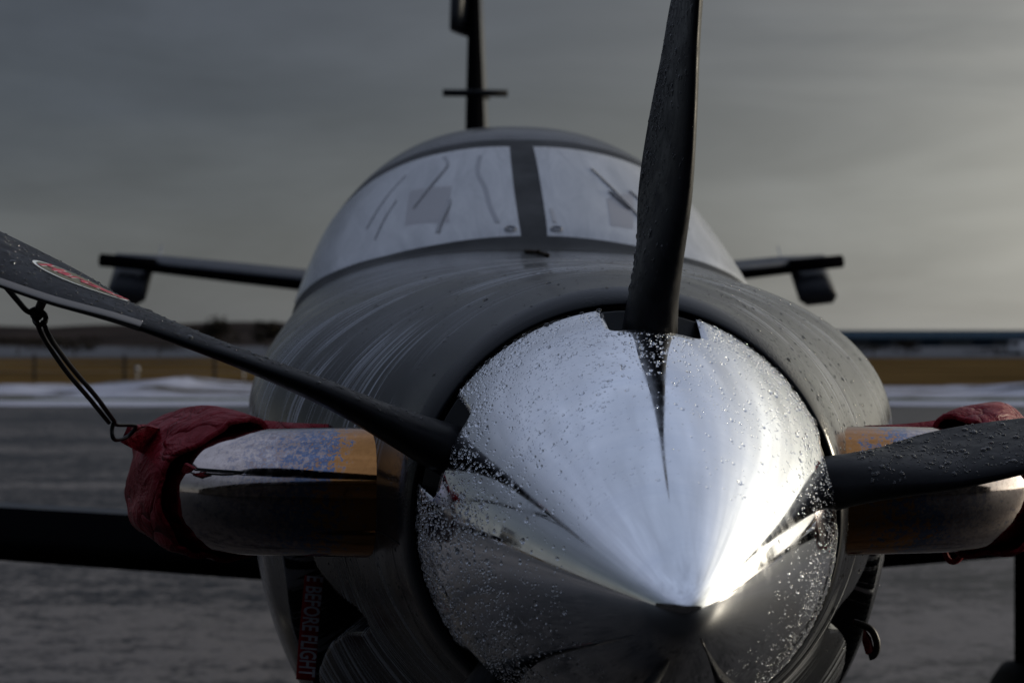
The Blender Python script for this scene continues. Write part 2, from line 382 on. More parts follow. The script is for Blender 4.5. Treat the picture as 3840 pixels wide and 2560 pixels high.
# white van at the right edge of the apron
vn=empty('parked_van',(63.9,232,0)); tag(vn,'small white van parked far off at the right edge below the horizon','van')
box('body',(0,0,1.05),(4.6,1.9,1.5),'white',vn,.18); box('cab_window',(-1.75,-.96,1.4),(.9,.04,.5),'darkglass',vn,.01)
box('windscreen',(-2.3,0,1.42),(.06,1.5,.5),'darkglass',vn,.01)
for x in (-1.4,1.4):
    for y in (-.86,.86): 
        w=tube('wheel',[(x,y-.1,.33),(x,y+.1,.33)],.33,'rubber',vn,16)

# trees and bushes beyond the grass: a trunk and a crown of many small twig faces
def plant(name,x,y,h,wd,label,cat,n=900,trunk=.12,flat=1.0,seed=0):
    rg=np.random.default_rng(seed); root=empty(name,(x,y,0)); tag(root,label,cat,'shrubs and trees beyond the dry grass')
    path=[(0,0,-.05),(.03*h,0,h*.3),(.0,.02*h,h*.6),(.04*h,0,h*.85)]
    tube('trunk',smoothpath(path,4),list(np.linspace(trunk,.02,13)),'bark',root,7)
    lobes=[(rg.uniform(-.5,.5)*wd*.75,rg.uniform(-.3,.3)*wd,h*rg.uniform(.35,.85),rg.uniform(.16,.34)) for _ in range(13)]
    vs=[];fs=[]
    for k in range(n):
        lx,ly,lz,lr=lobes[rg.integers(len(lobes))]
        d=rg.normal(size=3); d/=np.linalg.norm(d); rr=rg.uniform(.3,1.05)**.5
        c=np.array([lx+d[0]*lr*wd*rr,ly+d[1]*lr*wd*rr,max(.05,lz+d[2]*lr*h*rr*flat)])
        s=rg.uniform(.05,.12)*max(h,1.2)*.6
        a=rg.normal(size=3);a/=np.linalg.norm(a); b2=np.cross(a,rg.normal(size=3)); b2/=np.linalg.norm(b2)
        i=len(vs); vs+= [c-a*s,c+b2*s*.5,c+a*s,c-b2*s*.5]; fs.append((i,i+1,i+2,i+3))
    meshobj('crown',vs,fs,'twig_cover',root,False)
K=4300
def px(p,y): return (p-1176)/K*y
for i,(p,y,h,wd,lab,cat) in enumerate([
 (170,210,2.6,9.5,'broad dark bush at the far left behind the dry grass','bush'),
 (40,230,2.4,7,'low dark bush cut by the left edge of the view','bush'),
 (365,215,1.55,8.0,'flat dome of dark scrub under the propeller blade, left of the cowl','bush'),
 (505,420,7.2,9,'taller bare tree on the left horizon above the scrub','tree'),
 (612,400,6.2,6,'bare tree on the horizon just beside the left edge of the cowl','tree'),
 (420,520,6.0,14,'wide bare tree on the left horizon left of the taller one','tree'),
 (2005,205,1.6,5.4,'dark rounded bush in front of the shed, beside the right of the cowl','bush'),
 (2080,215,1.9,3.2,'small upright bush in front of the shed, right of the rounded one','bush'),
 (2290,205,1.05,6.0,'low dark bush in front of the shed near the right edge','bush'),
 (1930,225,1.5,5,'dark bush in front of the shed, mostly hidden behind the cowl','bush')]):
    plant('bare_tree' if cat=='tree' else 'dark_bush',px(p,y),y,h,wd,lab,cat,1100,.12 if cat=='bush' else .25,.8,seed=40+i)
# field fence
fn=empty('field_fence',(0,78,0)); tag(fn,'low wooden post and wire fence behind the snow bank','fence')
for k in range(-6,8):
    x=px(286,78)+k*3.75
    box('post',(x,0,.62),(.12,.11,1.1),'post_wood',fn,.02)
for z in (.45,.8,1.1): tube('wire',[(px(286,78)-24,-.09,z),(px(286,78)+28,-.09,z)],.008,'galv',fn,6)
for p,lab in ((315,'pale round marker lamp on a short stalk by the fence, left one'),(560,'pale round marker lamp on a short stalk nearest the cowl, by the fence')):
    e=empty('marker_lamp',(px(p,74),74,.05)); tag(e,lab,'marker lamp','marker lamps at the field edge')
    tube('stalk',[(0,0,0),(0,0,.5)],.03,'galv',e,8)
    bm=bmesh.new(); bmesh.ops.create_uvsphere(bm,u_segments=14,v_segments=9,radius=.10); bmesh.ops.translate(bm,vec=(0,0,.58),verts=bm.verts)
    me=bpy.data.meshes.new('globe'); bm.to_mesh(me); bm.free(); link('globe',me,'galv',e)

# ---------------------------------------------------------------- the aircraft
AC=empty('turboprop_aircraft',(TIP[0],TIP[1],0),YAW)
tag(AC,'dark grey single engine turboprop aircraft with polished spinner, seen nose on, beaded with rain','aircraft')
def tolocal(X,Y,Z):
    a=X-TIP[0]; b=Y-TIP[1]
    return (a*math.cos(YAW)+b*math.sin(YAW), -a*math.sin(YAW)+b*math.cos(YAW), Z)
def bodypt(u,th,off=0):
    r=float(rad(u,th))+off; return (r*math.cos(th),u,float(center(u))+r*math.sin(th))
# fuselage grid
HOLE=[(1.103,1.39),(1.063,1.345),(1.015,1.319),(.955,1.308),(.938,1.296),(.945,1.282),(.982,1.272),(1.05,1.262),(1.108,1.243),(1.155,1.225),(1.204,1.201),(1.27,1.17),(1.311,1.142),
      (1.33,1.05),(1.34,.98),(1.40,.98),(1.36,1.08),(1.34,1.142),(1.30,1.238),(1.262,1.30),(1.235,1.39),(1.17,1.44)]
def sdf_poly(U,Z,poly):
    P=np.array(poly); d=np.full(U.shape,1e9); ins=np.zeros(U.shape,bool); n=len(P)
    for i in range(n):
        a=P[i];b_=P[(i+1)%n]; e=b_-a; wx=U-a[0]; wz=Z-a[1]
        t=np.clip((wx*e[0]+wz*e[1])/(e@e),0,1); d=np.minimum(d,np.hypot(wx-e[0]*t,wz-e[1]*t))
        c=((a[1]>Z)!=(b_[1]>Z)); 
        with np.errstate(divide='ignore',invalid='ignore'): xi=(b_[0]-a[0])*(Z-a[1])/(b_[1]-a[1])+a[0]
        ins^=c&(U<xi)
    return np.where(ins,-d,d)
us=np.concatenate([np.arange(.60,.92,.008),np.arange(.92,1.44,.0055),np.arange(1.44,2.6,.02),np.arange(2.6,4.3,.012),np.arange(4.3,10.41,.12),[10.4]])
# angles: fine where the side inlets are
a1=np.concatenate([np.arange(-52,-10,.5),np.arange(-10,190,1.25),np.arange(190,232,.5),np.arange(232,308,2.)])
th=np.radians(a1); U,TH=np.meshgrid(us,th,indexing='ij')
Rr=rad(U,TH); C0=center(U); Z=C0+Rr*np.sin(TH)
sd=sdf_poly(U,Z,HOLE); side=(np.sin(TH)<-.05)
dep=np.where(side,np.clip((.004-sd)/.012,0,1),0); dep=dep*dep*(3-2*dep)
R2=Rr-.11*dep
X=R2*np.cos(TH); Zz=C0+R2*np.sin(TH)
# lip rings in front of the first station, rolled inwards round the spinner
lip=[(.57,.2725),(.575,.2700),(.581,.2718),(.571,.2790),(.578,.2855),(.588,.2885)]
lipo=[(.72,.262),(.60,.2655),(.566,.2668),(.5615,.2682),(.561,.2702),(.5635,.2735),(.572,.279),(.585,.2848)]
LV=[];LU=[]
for (lu,lr) in lipo:
    cz=TZ+TILT*lu
    for t_ in th: LV.append((lr*math.cos(t_),lu,cz+lr*math.sin(t_))); LU.append((lu,t_/(2*math.pi)))
BV=np.stack([X,U,Zz],-1).reshape(-1,3); BU=np.stack([U,TH/(2*math.pi)],-1).reshape(-1,2)
vs=LV+[tuple(v) for v in BV]; uv=LU+[tuple(v) for v in BU]; nth=len(th)
fs=gridfaces(len(lipo)+len(us),nth,True,True)
fus=meshobj('fuselage',vs,fs,'cowl_paint',AC,True,uv)
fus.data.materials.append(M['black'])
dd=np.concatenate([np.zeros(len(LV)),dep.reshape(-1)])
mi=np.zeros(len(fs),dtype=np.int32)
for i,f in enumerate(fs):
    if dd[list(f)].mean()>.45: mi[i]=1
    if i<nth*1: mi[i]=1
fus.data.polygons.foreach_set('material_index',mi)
# strips and patches that lie on the skin
def skin_strip(name,pts,w,m,off=.0012,parent=AC,n=10):
    pts=smoothpath([(a,b_,0) for a,b_ in pts],n); vs=[];
    C=[np.array(bodypt(a,math.radians(b_),off)) for a,b_,_ in pts]
    for i,(a,b_,_) in enumerate(pts):
        t_=C[min(i+1,len(C)-1)]-C[max(i-1,0)]; c0=float(center(a)); nn=np.array([C[i][0],0,C[i][2]-c0]); nn/=np.linalg.norm(nn)
        s=np.cross(t_,nn); s/=np.linalg.norm(s); vs+=[tuple(C[i]-s*w/2),tuple(C[i]+s*w/2)]
    fs=[(2*i,2*i+1,2*i+3,2*i+2) for i in range(len(C)-1)]
    return meshobj(name,vs,fs,m,parent,True)
def patch(name,bot,top,m,off,parent=AC,ns=60,nt_=24,mirror=False):
    fb=pchip([p[0] for p in bot],[p[1] for p in bot]); fbu=pchip([p[0] for p in bot],[p[2] for p in bot])
    ft=pchip([p[0] for p in top],[p[1] for p in top]); ftu=pchip([p[0] for p in top],[p[2] for p in top])
    vs=[];uv=[]
    for i in range(nt_):
        k=i/(nt_-1)
        for j in range(ns):
            s=j/(ns-1); a=float(fb(s))*(1-k)+float(ft(s))*k; u=float(fbu(s))*(1-k)+float(ftu(s))*k
            if mirror: a=180-a
            e=min(k,1-k)*24; o2=off*min(1,.35+e); vs.append(bodypt(u,math.radians(a),o2)); uv.append((s,k))
    return meshobj(name,vs,gridfaces(nt_,ns,False,mirror),m,parent,True,uv)
PB=[(0,95.2,2.82),(.30,122,2.815),(.5,137,2.83),(.68,148,2.90),(.85,156,3.05),(1,162,3.24)]
PT=[(0,92.9,3.544),(.30,107,3.56),(.5,119,3.60),(.68,131,3.66),(.85,146,3.74),(1,159,3.76)]
FB=[(0,90,2.70),(.30,122,2.70),(.5,137,2.71),(.68,148,2.77),(.85,157.5,2.94),(1,166,3.16)]
FT=[(0,90,3.62),(.30,107,3.64),(.5,119,3.68),(.68,131,3.74),(.85,146,3.84),(1,157,3.90)]
for mir in (False,True):
    fr_=patch('windshield_frame',FB,FT,'frame_paint',.0022,mirror=mir)
    pn=patch('windshield_pane',PB,PT,'glass',.0055,mirror=mir)
    # runs of clear water in the mist, and a slightly darker square laid on the pane
    def run(pts,w,m='streak'):
        pts=[(u,(180-a) if mir else a) for u,a in pts]
        return skin_strip('water_run' if m=='streak' else 'pane_square',pts,w,m,.0072 if m=='streak' else .0064,pn)
    if not mir:
        run([(3.50,109.5),(3.40,110),(3.25,117),(3.12,124)],.010)
        run([(3.45,101),(3.30,103),(3.18,102.5),(3.02,103),(2.9,102.5)],.012)
        run([(3.12,114),(3.05,116),(2.93,121),(2.88,123)],.018)
        run([(3.24,126),(3.12,132),(2.98,138)],.004); run([(3.44,120),(3.3,128),(3.12,137)],.004)
    else:
        run([(3.37,108),(3.28,112),(3.1,121),(2.98,127)],.014)
        run([(3.2,114),(3.08,121)],.02); run([(3.25,119),(3.1,128)],.012); run([(3.0,97),(2.9,98)],.01); run([(3.3,125),(3.12,137)],.007)
    if not mir: patch('pane_square',[(0,118.2,2.91),(1,129.8,2.97)],[(0,110.7,3.25),(1,120.8,3.30)],'pane_square',.0063,pn,12,12)
    else: patch('pane_square',[(0,117.1,2.89),(1,124,2.888)],[(0,113.2,3.15),(1,119.5,3.267)],'pane_square',.0063,pn,12,12,True)
    a0=98.5; q=bodypt(2.855,math.radians(180-a0 if mir else a0),.008)
    tube('fastener',[(q[0]+.014*math.cos(k/10*2*math.pi),q[1]+.014*math.sin(k/10*2*math.pi)*.9,q[2]+.014*math.sin(k/10*2*math.pi)*.4) for k in range(10)],.0022,'streak',pn,6,closed=True)
# seams
SE=[[(.60,-172.5),(.75,-172),(.95,-171),(1.10,-170)],[(.60,-7.5),(.75,-8),(.95,-9),(1.1,-10)],[(.66,-172.3),(.67,-160),(.685,-150),(.70,-135)]]
for s_ in SE: skin_strip('panel_seam',s_,.0022,'line',.0010)
# spinner ---------------------------------------------------------
AX=np.array([0,math.cos(math.atan(TILT)),math.sin(math.atan(TILT))]); EX=np.array([1.,0,0]); EZ=np.array([0,-AX[2],AX[1]])
ORG=np.array([0,0,TZ])
BANG=[84.6,157.2,229.2,301.2,11.4]
def spr(s):   # spinner radius at axial distance s
    s=np.clip(s,0,L0); return .021*np.sqrt(1-np.exp(-s/.016))+.722*s-.565*s*s/(2*L0)-.0008
def sppt(s,a,off=0):
    r=float(spr(s)); ds=1e-4; dr=(float(spr(min(s+ds,L0)))-float(spr(max(s-ds,0))))/(min(s+ds,L0)-max(s-ds,0))
    er=EX*math.cos(a)+EZ*math.sin(a); n=er-AX*dr; n/=np.linalg.norm(n)
    return ORG+AX*s+er*r+n*off, n
NU0=.456; NA=13.2; RC=.013; NC=5
cd_=[RC*(1-math.cos(math.pi/2*k/NC)) for k in range(NC+1)]; ci_=[RC/.0043*(1-math.sin(math.pi/2*k/NC)) for k in range(NC+1)]
ss=sorted(set([round(float(x),5) for x in np.concatenate([NU0*np.linspace(0,1,80)**1.7,[NU0+d for d in cd_],np.linspace(NU0+RC+.012,L0-.006,9),[L0]])])); ss[0]=.00002
angs=[]
for b0 in BANG:
    loc=[-NA+x for x in ci_]+[NA-x for x in ci_]; fill=list(np.linspace(-NA+ci_[0],NA-ci_[0],12)[1:-1])+list(np.linspace(NA,72-NA,34)[1:-1])
    angs+=[b0+x for x in loc+fill]
angs=sorted(a%360 for a in angs); na=len(angs)
vs=[];nn=[];uv=[]
for s in ss:
    for a in angs:
        p,n=sppt(s,math.radians(a)); vs.append(p); nn.append(n); uv.append((s,a/360))
def notchcell(s,a):
    """2 = solid, 0 = open, (1,side) = only the corner triangle is metal"""
    dl=min(((a-b0+180)%360-180 for b0 in BANG),key=abs); inset=NA-abs(dl); d=s-NU0
    if d<0 or inset<0: return 2
    if d>RC or inset>ci_[0]: return 0
    for k in range(NC):
        if cd_[k]<=d<cd_[k+1]:
            if inset<ci_[k+1]: return 2
            if inset<ci_[k]: return (1,1 if dl>0 else -1)
            return 0
    return 0
def innotch(s,a): return notchcell(s,a)==0
fs=[]
for i in range(len(ss)-1):
    for j in range(na):
        a=angs[j]; j2=(j+1)%na; a2=angs[j2]+(360 if j2==0 else 0)
        q=notchcell((ss[i]+ss[i+1])/2,(a+a2)/2)
        A,B,Cc,D=i*na+j,(i+1)*na+j,(i+1)*na+j2,i*na+j2
        if q==0: continue
        if q==2: fs.append((A,B,Cc,D))
        elif q[1]>0: fs.append((A,Cc,D))     # metal lies towards larger angle
        else: fs.append((A,B,D))
k0=len(vs); vs.append(ORG); nn.append(-AX); uv.append((0,0))
for j in range(na): fs.append((k0,j,(j+1)%na))
me=bpy.data.meshes.new('spinner'); me.from_pydata([tuple(v) for v in vs],[],fs)
l=me.uv_layers.new(name='UV'); li=np.empty(len(me.loops),dtype=np.int32); me.loops.foreach_get('vertex_index',li); l.data.foreach_set('uv',np.asarray(uv,dtype=np.float32)[li].ravel())
me.polygons.foreach_set('use_smooth',[True]*len(me.polygons)); me.normals_split_custom_set_from_vertices([tuple(n) for n in nn])
spin=link('spinner',me,'chrome',AC)
sol=spin.modifiers.new('shell','SOLIDIFY'); sol.thickness=.0022; sol.offset=-1; 
# dark hub and backplate inside the spinner
vs=[]; pr=[(.44,.10),(.44,.19),(.46,.222),(.53,.232),(.5545,.2605),(.5575,.2615),(.566,.2615),(.568,.255),(.568,.05)]
for s,r_ in pr:
    for k in range(96):
        a=2*math.pi*k/96; vs.append(ORG+AX*s+(EX*math.cos(a)+EZ*math.sin(a))*r_)
meshobj('spinner_backplate',vs,gridfaces(len(pr),96,True),'frame_paint',AC,recalc=True)

# blades ----------------------------------------------------------
BR=[.16,.22,.265,.32,.40,.50,.58,.66,.75,.88,1.0,1.10,1.145,1.155]
BC=pchip(BR,[.085,.10,.118,.148,.184,.198,.198,.218,.232,.235,.21,.16,.09,.03])
BT=pchip(BR,[.07,.068,.060,.046,.031,.024,.021,.0185,.016,.013,.010,.007,.004,.002])
BD=pchip(BR,[-7,-7,-7,-9.6,-11.8,-8.8,-5.0,-1.2,5.5,9.5,11,12,12,12])
BM=pchip([.16,.25,.42,2],[1,1,0,0])      # 1 = oval shank, 0 = airfoil
PITCH=.504
def bladept(phi,r,k,side,off=0):
    """k 0..1 leading edge to trailing edge, side +1 = front (suction) face, -1 = rear face"""
    er=EX*math.cos(phi)+EZ*math.sin(phi); et=EX*math.sin(phi)-EZ*math.cos(phi)
    c=float(BC(r)); t_=float(BT(r)); d=math.radians(float(BD(r))); m_=float(BM(r))
    dv=AX*math.cos(d)+et*math.sin(d); nv=-AX*math.sin(d)+et*math.cos(d)
    ya=5*(.2969*math.sqrt(k)-.126*k-.3516*k*k+.2843*k**3-.1015*k**4)*t_+.0006*(1-abs(2*k-1))
    ye=t_*math.sqrt(max(0,k*(1-k)))
    y=ya*(1-m_)+ye*m_
    camber=(.028*c*4*k*(1-k))*(1-m_)
    return ORG+AX*PITCH+er*r+dv*(k-.42)*c+nv*(camber+side*(y+off))
def ksamp(n): return [.5*(1-math.cos(math.pi*i/n)) for i in range(n+1)]
KS=ksamp(22)
blades={}
for bi,b0 in enumerate(BANG):
    phi=math.radians(b0); rs=list(np.linspace(.17,1.155,110)); vs=[];uv=[]
    loop=[(k,1) for k in KS]+[(k,-1) for k in KS[-2:0:-1]]
    for r_ in rs:
        for k,s in loop: vs.append(bladept(phi,r_,k,s)); uv.append((r_,k))
    n_=len(loop); fs=gridfaces(len(rs),n_,True)+[tuple(range(n_)),tuple(reversed([(len(rs)-1)*n_+j for j in range(n_)]))]
    bl=meshobj('propeller_blade',vs,fs,'blade',AC,True,uv,recalc=True); blades[bi]=bl
    # metal strip along the leading edge
    vs=[]; rs=list(np.linspace(.635,1.15,60)); ks=[(k,-1) for k in (.13,.09,.05,.02,.005)]+[(0,1)]+[(k,1) for k in (.003,.01,.022,.036,.048)]
    for r_ in rs:
        for k,s in ks: vs.append(bladept(phi,r_,k,s,.0009))
    meshobj('leading_edge_strip',vs,gridfaces(len(rs),len(ks)),'nickel',bl,True)
    # maker's badge on the front face
    def bp(x,y,off): return bladept(phi,.735+x*-1,.50+y/.23,1,off)   # x towards the hub is +, y towards the trailing edge
    def oval(a,b_,off,nm,m):
        v=[bp(0,0,off)]; f=[]
        rings=6; seg=40
        for q in range(1,rings+1):
            for k in range(seg):
                an=2*math.pi*k/seg; v.append(bp(a*q/rings*math.cos(an),b_*q/rings*math.sin(an),off))
        for k in range(seg): f.append((0,1+k,1+(k+1)%seg))
        for q in range(rings-1):
            for k in range(seg):
                f.append((1+q*seg+k,1+(q+1)*seg+k,1+(q+1)*seg+(k+1)%seg,1+q*seg+(k+1)%seg))
        return meshobj(nm,v,f,m,bl,True)
    oval(.062,.034,.0008,'badge_edge','badge_white'); oval(.057,.030,.0012,'badge','olive')
    def textmesh(txt,size,shear=0):
        cu=bpy.data.curves.new('t','FONT'); cu.body=txt; cu.size=size; cu.align_x='CENTER'; cu.align_y='CENTER'; cu.shear=shear; cu.offset=.0008; cu.resolution_u=3
        ob=bpy.data.objects.new('t',cu); COL.objects.link(ob); dg=bpy.context.evaluated_depsgraph_get(); dg.update()
        me=bpy.data.meshes.new_from_object(ob.evaluated_get(dg)); bpy.data.objects.remove(ob); return me
    for dx,off,m_ in ((.0014,.0016,'badge_white'),(0,.0021,'badge_red')):
        tm=textmesh('Hartzell',.0335,.35)
        for v in tm.vertices:
            v.co=Vector(bp(v.co.x+dx,v.co.y*1.25-.5*dx,off))
        tm.name='badge_lettering'; link('badge_lettering',tm,m_,bl)

# exhaust stacks ---------------------------------------------------
def stackpath(s): # s=-1 left in the picture, +1 right
    return smoothpath([(s*.20,.80,1.492),(s*.30,.82,1.490),(s*.40,.845,1.489),(s*.50,.885,1.486),(s*.565,.945,1.484),(s*.608,1.03,1.482),(s*.625,1.13,1.480),(s*.630,1.22,1.478)],7)
for s in (-1,1):
    pth=stackpath(s)[:-9]; n_=len(pth); rv=[.094-.006*i/n_ for i in range(n_)]
    st=tube('exhaust_stack',pth,[r_*.98 for r_ in rv],'steel',AC,40,ry=[r_*1.0 for r_ in rv],caps=False)
    # dark throat at the open rear end
    e=pth[-1]; d=pth[-2]; tube('stack_throat',[d,(e[0],e[1]-.002,e[2])],.08,'black',st,24)

# canopy roof aerial, fin, tailplane ------------------------------
def airfoil_loft(name,secs,m,parent,n=18,boot=None,top_boot=True):
    """secs: (le point, chord vector, up vector, thickness, camber)"""
    ks=ksamp(n); loop=[(k,1) for k in ks]+[(k,-1) for k in ks[-2:0:-1]]; vs=[];uv=[]
    for q,(le,cv,up,t_,cam_) in enumerate(secs):
        le=np.array(le,float);cv=np.array(cv,float);up=np.array(up,float);c=np.linalg.norm(cv)
        for k,s in loop:
            y=5*(.2969*math.sqrt(k)-.126*k-.3516*k*k+.2843*k**3-.1015*k**4)*t_+.001
            vs.append(le+cv*k+up*(s*y+cam_*c*4*k*(1-k))); uv.append((k,q))
    nl=len(loop); fs=gridfaces(len(secs),nl,True)+[tuple(range(nl)),tuple(reversed([(len(secs)-1)*nl+j for j in range(nl)]))]
    o=meshobj(name,vs,fs,m,parent,True,uv,recalc=True)
    if boot:
        ks=[(k,-1) for k in boot[::-1]]+[(0,1)]+([(k,1) for k in boot] if top_boot else [(.002,1),(.006,1)]); vs=[]
        for (le,cv,upv,t_,cam_) in secs:
            le=np.array(le,float);cv=np.array(cv,float);upv=np.array(upv,float);c=np.linalg.norm(cv)
            for k,s in ks:
                y=5*(.2969*math.sqrt(k)-.126*k-.3516*k*k+.2843*k**3-.1015*k**4)*t_+.001+.003
                vs.append(le+cv*k-(cv/c*.003 if k<.01 else 0)+upv*(s*y+cam_*c*4*k*(1-k)))
        meshobj('deice_boot',vs,gridfaces(len(secs),len(ks)),'boot',o,True,recalc=True)
    return o
bt=(.003,.01,.025,.05,.09,.14,.22)
for s in (-1,1):
    secs=[]
    for x,lu,lz,ch,tk in ((.45,3.50,1.060,1.80,.185),(.75,3.52,1.075,1.72,.165),(1.6,3.57,1.133,1.55,.150),(3.5,3.68,1.315,1.30,.125),(5.3,3.80,1.51,1.05,.10),(6.2,3.90,1.62,.85,.08)):
        inc=R(3.2); secs.append(((s*x,lu,lz),(0,ch*math.cos(inc),-ch*math.sin(inc)),(0,0,1),tk*1.0,.012))
    w=airfoil_loft('wing',secs,'wing_paint',AC,24,bt)
    # winglet
    airfoil_loft('winglet',[((s*6.2,3.95,1.62),(0,.8,-.02),(1,0,0),.06,0),((s*6.38,4.2,2.2),(0,.45,0),(1,0,0),.03,0)],'wing_paint',w,12)
    # main gear
    g=empty('main_gear',(0,0,0)); g.parent=AC
    gx=1.81 if s>0 else -1.95; gy=4.62
    tube('strut',[(gx,gy,1.15),(gx,gy,.32)],.05,'boot',g,14); tube('drag_link',[(gx,gy+.02,.62),(gx,gy+.22,.48),(gx,gy+.06,.34)],.02,'galv',g,8)
    box('gear_door',(gx+s*.09,gy,.78),(.02,.5,.62),'wing_paint',g,.008)
    prof=[(-.085,.12),(-.095,.17),(-.09,.25),(-.06,.29),(0,.30),(.06,.29),(.09,.25),(.095,.17),(.085,.12)]
    vs=[]
    for xx,r_ in prof:
        for k in range(40): vs.append((gx+xx,gy+r_*math.cos(k*math.pi/20),.30+r_*math.sin(k*math.pi/20)))
    wh=meshobj('wheel',vs,gridfaces(len(prof),40,True),'rubber',g,recalc=True)
    tube('rim',[(gx-.07,gy,.30),(gx+.07,gy,.30)],.13,'galv',g,24)
    # tailplane
    secs=[]
    for x,lu,lz,ch,tk in ((.03,10.02,1.955,.95,.15),(.8,10.12,2.04,.85,.135),(1.6,10.22,2.125,.76,.12),(2.20,10.30,2.19,.68,.10)):
        secs.append(((s*x*.96,lu,lz),(0,ch*.58,0),(0,0,1),tk*.8,0))
    ta=airfoil_loft('tailplane',secs,'wing_paint',AC,18,(.003,.015,.04,.08,.13),False)  # boot left off the top: lighter bare paint there stands in for sky reflection
    el=R(18)
    secs=[((s*x*.96,lu+ch*.56,lz),(0,ch*.44*math.cos(el),ch*.44*math.sin(el)),(0,-math.sin(el),math.cos(el)),tk*.6,0) for x,lu,lz,ch,tk in ((.10,10.02,1.955,.95,.11),(1.6,10.22,2.125,.76,.09),(2.20,10.30,2.19,.68,.08),(2.50,10.36,2.215,.58,.06))]
    evs=airfoil_loft('elevator',secs,'wing_paint',ta,14)
    # drooping horn balance at the tip, joined to the elevator
    secs=[((s*x*.957,10.33,1.955+dz),(0,.44,.27),(-s*.36,-.47,.80),.225*(.45 if x in (2.21,2.47) else 1),0) for x,dz in ((2.21,.02),(2.25,0.022),(2.43,.04),(2.47,.05))]
    hb=airfoil_loft('horn_balance',secs,'wing_paint',evs,14)
    tube('tip_bar',[(s*2.05,10.32,2.19),(s*2.41,10.38,2.225)],.042,'boot',ta,14)
    tube('static_wick',[(s*2.12,10.95,2.24),(s*2.13,11.15,2.36)],.006,'galv',evs,5)
# fin
def fx(z): return 0
fsec=[((0,9.25,1.98),(0,1.75,0),(1,0,0),.125,0),((0,9.65,2.6),(0,1.30,0),(1,0,0),.105,0),((0,10.0,3.2),(0,1.0,0),(1,0,0),.085,0),((0,10.25,3.75),(0,.80,0),(1,0,0),.06,0),((0,10.40,4.2),(0,.62,0),(1,0,0),.04,0)]
fin=airfoil_loft('tail_fin',[(a,(0,c[1]*.66,0),u_,t_*1.35,0) for a,c,u_,t_,_ in fsec],'wing_paint',AC,16,(.004,.02,.05,.1,.16))
ru=R(17)
rud=airfoil_loft('rudder',[((0,a[1]+c[1]*.64,a[2]),(c[1]*.36*math.sin(ru),c[1]*.36*math.cos(ru),0),(math.cos(ru),-math.sin(ru),0),t_*.6,0) for a,c,u_,t_,_ in fsec],'wing_paint',fin,12)
airfoil_loft('rudder_horn',[((-.135,10.22,3.71),(.125,.42,0),(.96,-.28,0),.10,0),((-.13,10.22,3.80),(.125,.42,0),(.96,-.28,0),.11,0),((-.12,10.28,4.45),(.11,.40,0),(.96,-.28,0),.08,0)],'wing_paint',rud,12)
tube('towel_bar_aerial',[(-.205,10.05,3.27),(.205,10.05,3.27)],.023,'frame_paint',fin,10)
tube('towel_bar_strut',[(-.09,10.05,3.27),(.09,10.3,3.27)],.012,'frame_paint',fin,8)
airfoil_loft('roof_aerial',[((.015,5.35,2.38),(0,.16,0),(1,0,0),.016,0),((.015,5.42,2.50),(0,.07,0),(1,0,0),.010,0)],'frame_paint',AC,8)
# nose gear under the cowl
ng=empty('nose_gear'); ng.parent=AC
tube('strut',[(0,1.35,.95),(0,1.2,.2)],.04,'galv',ng,14)
vs=[]
for xx,r_ in [(-.07,.10),(-.075,.16),(-.05,.20),(0,.21),(.05,.20),(.075,.16),(.07,.10)]:
    for k in range(32): vs.append((xx,1.2+r_*math.cos(k*math.pi/16),.21+r_*math.sin(k*math.pi/16)))
meshobj('wheel',vs,gridfaces(7,32,True),'rubber',ng,recalc=True)

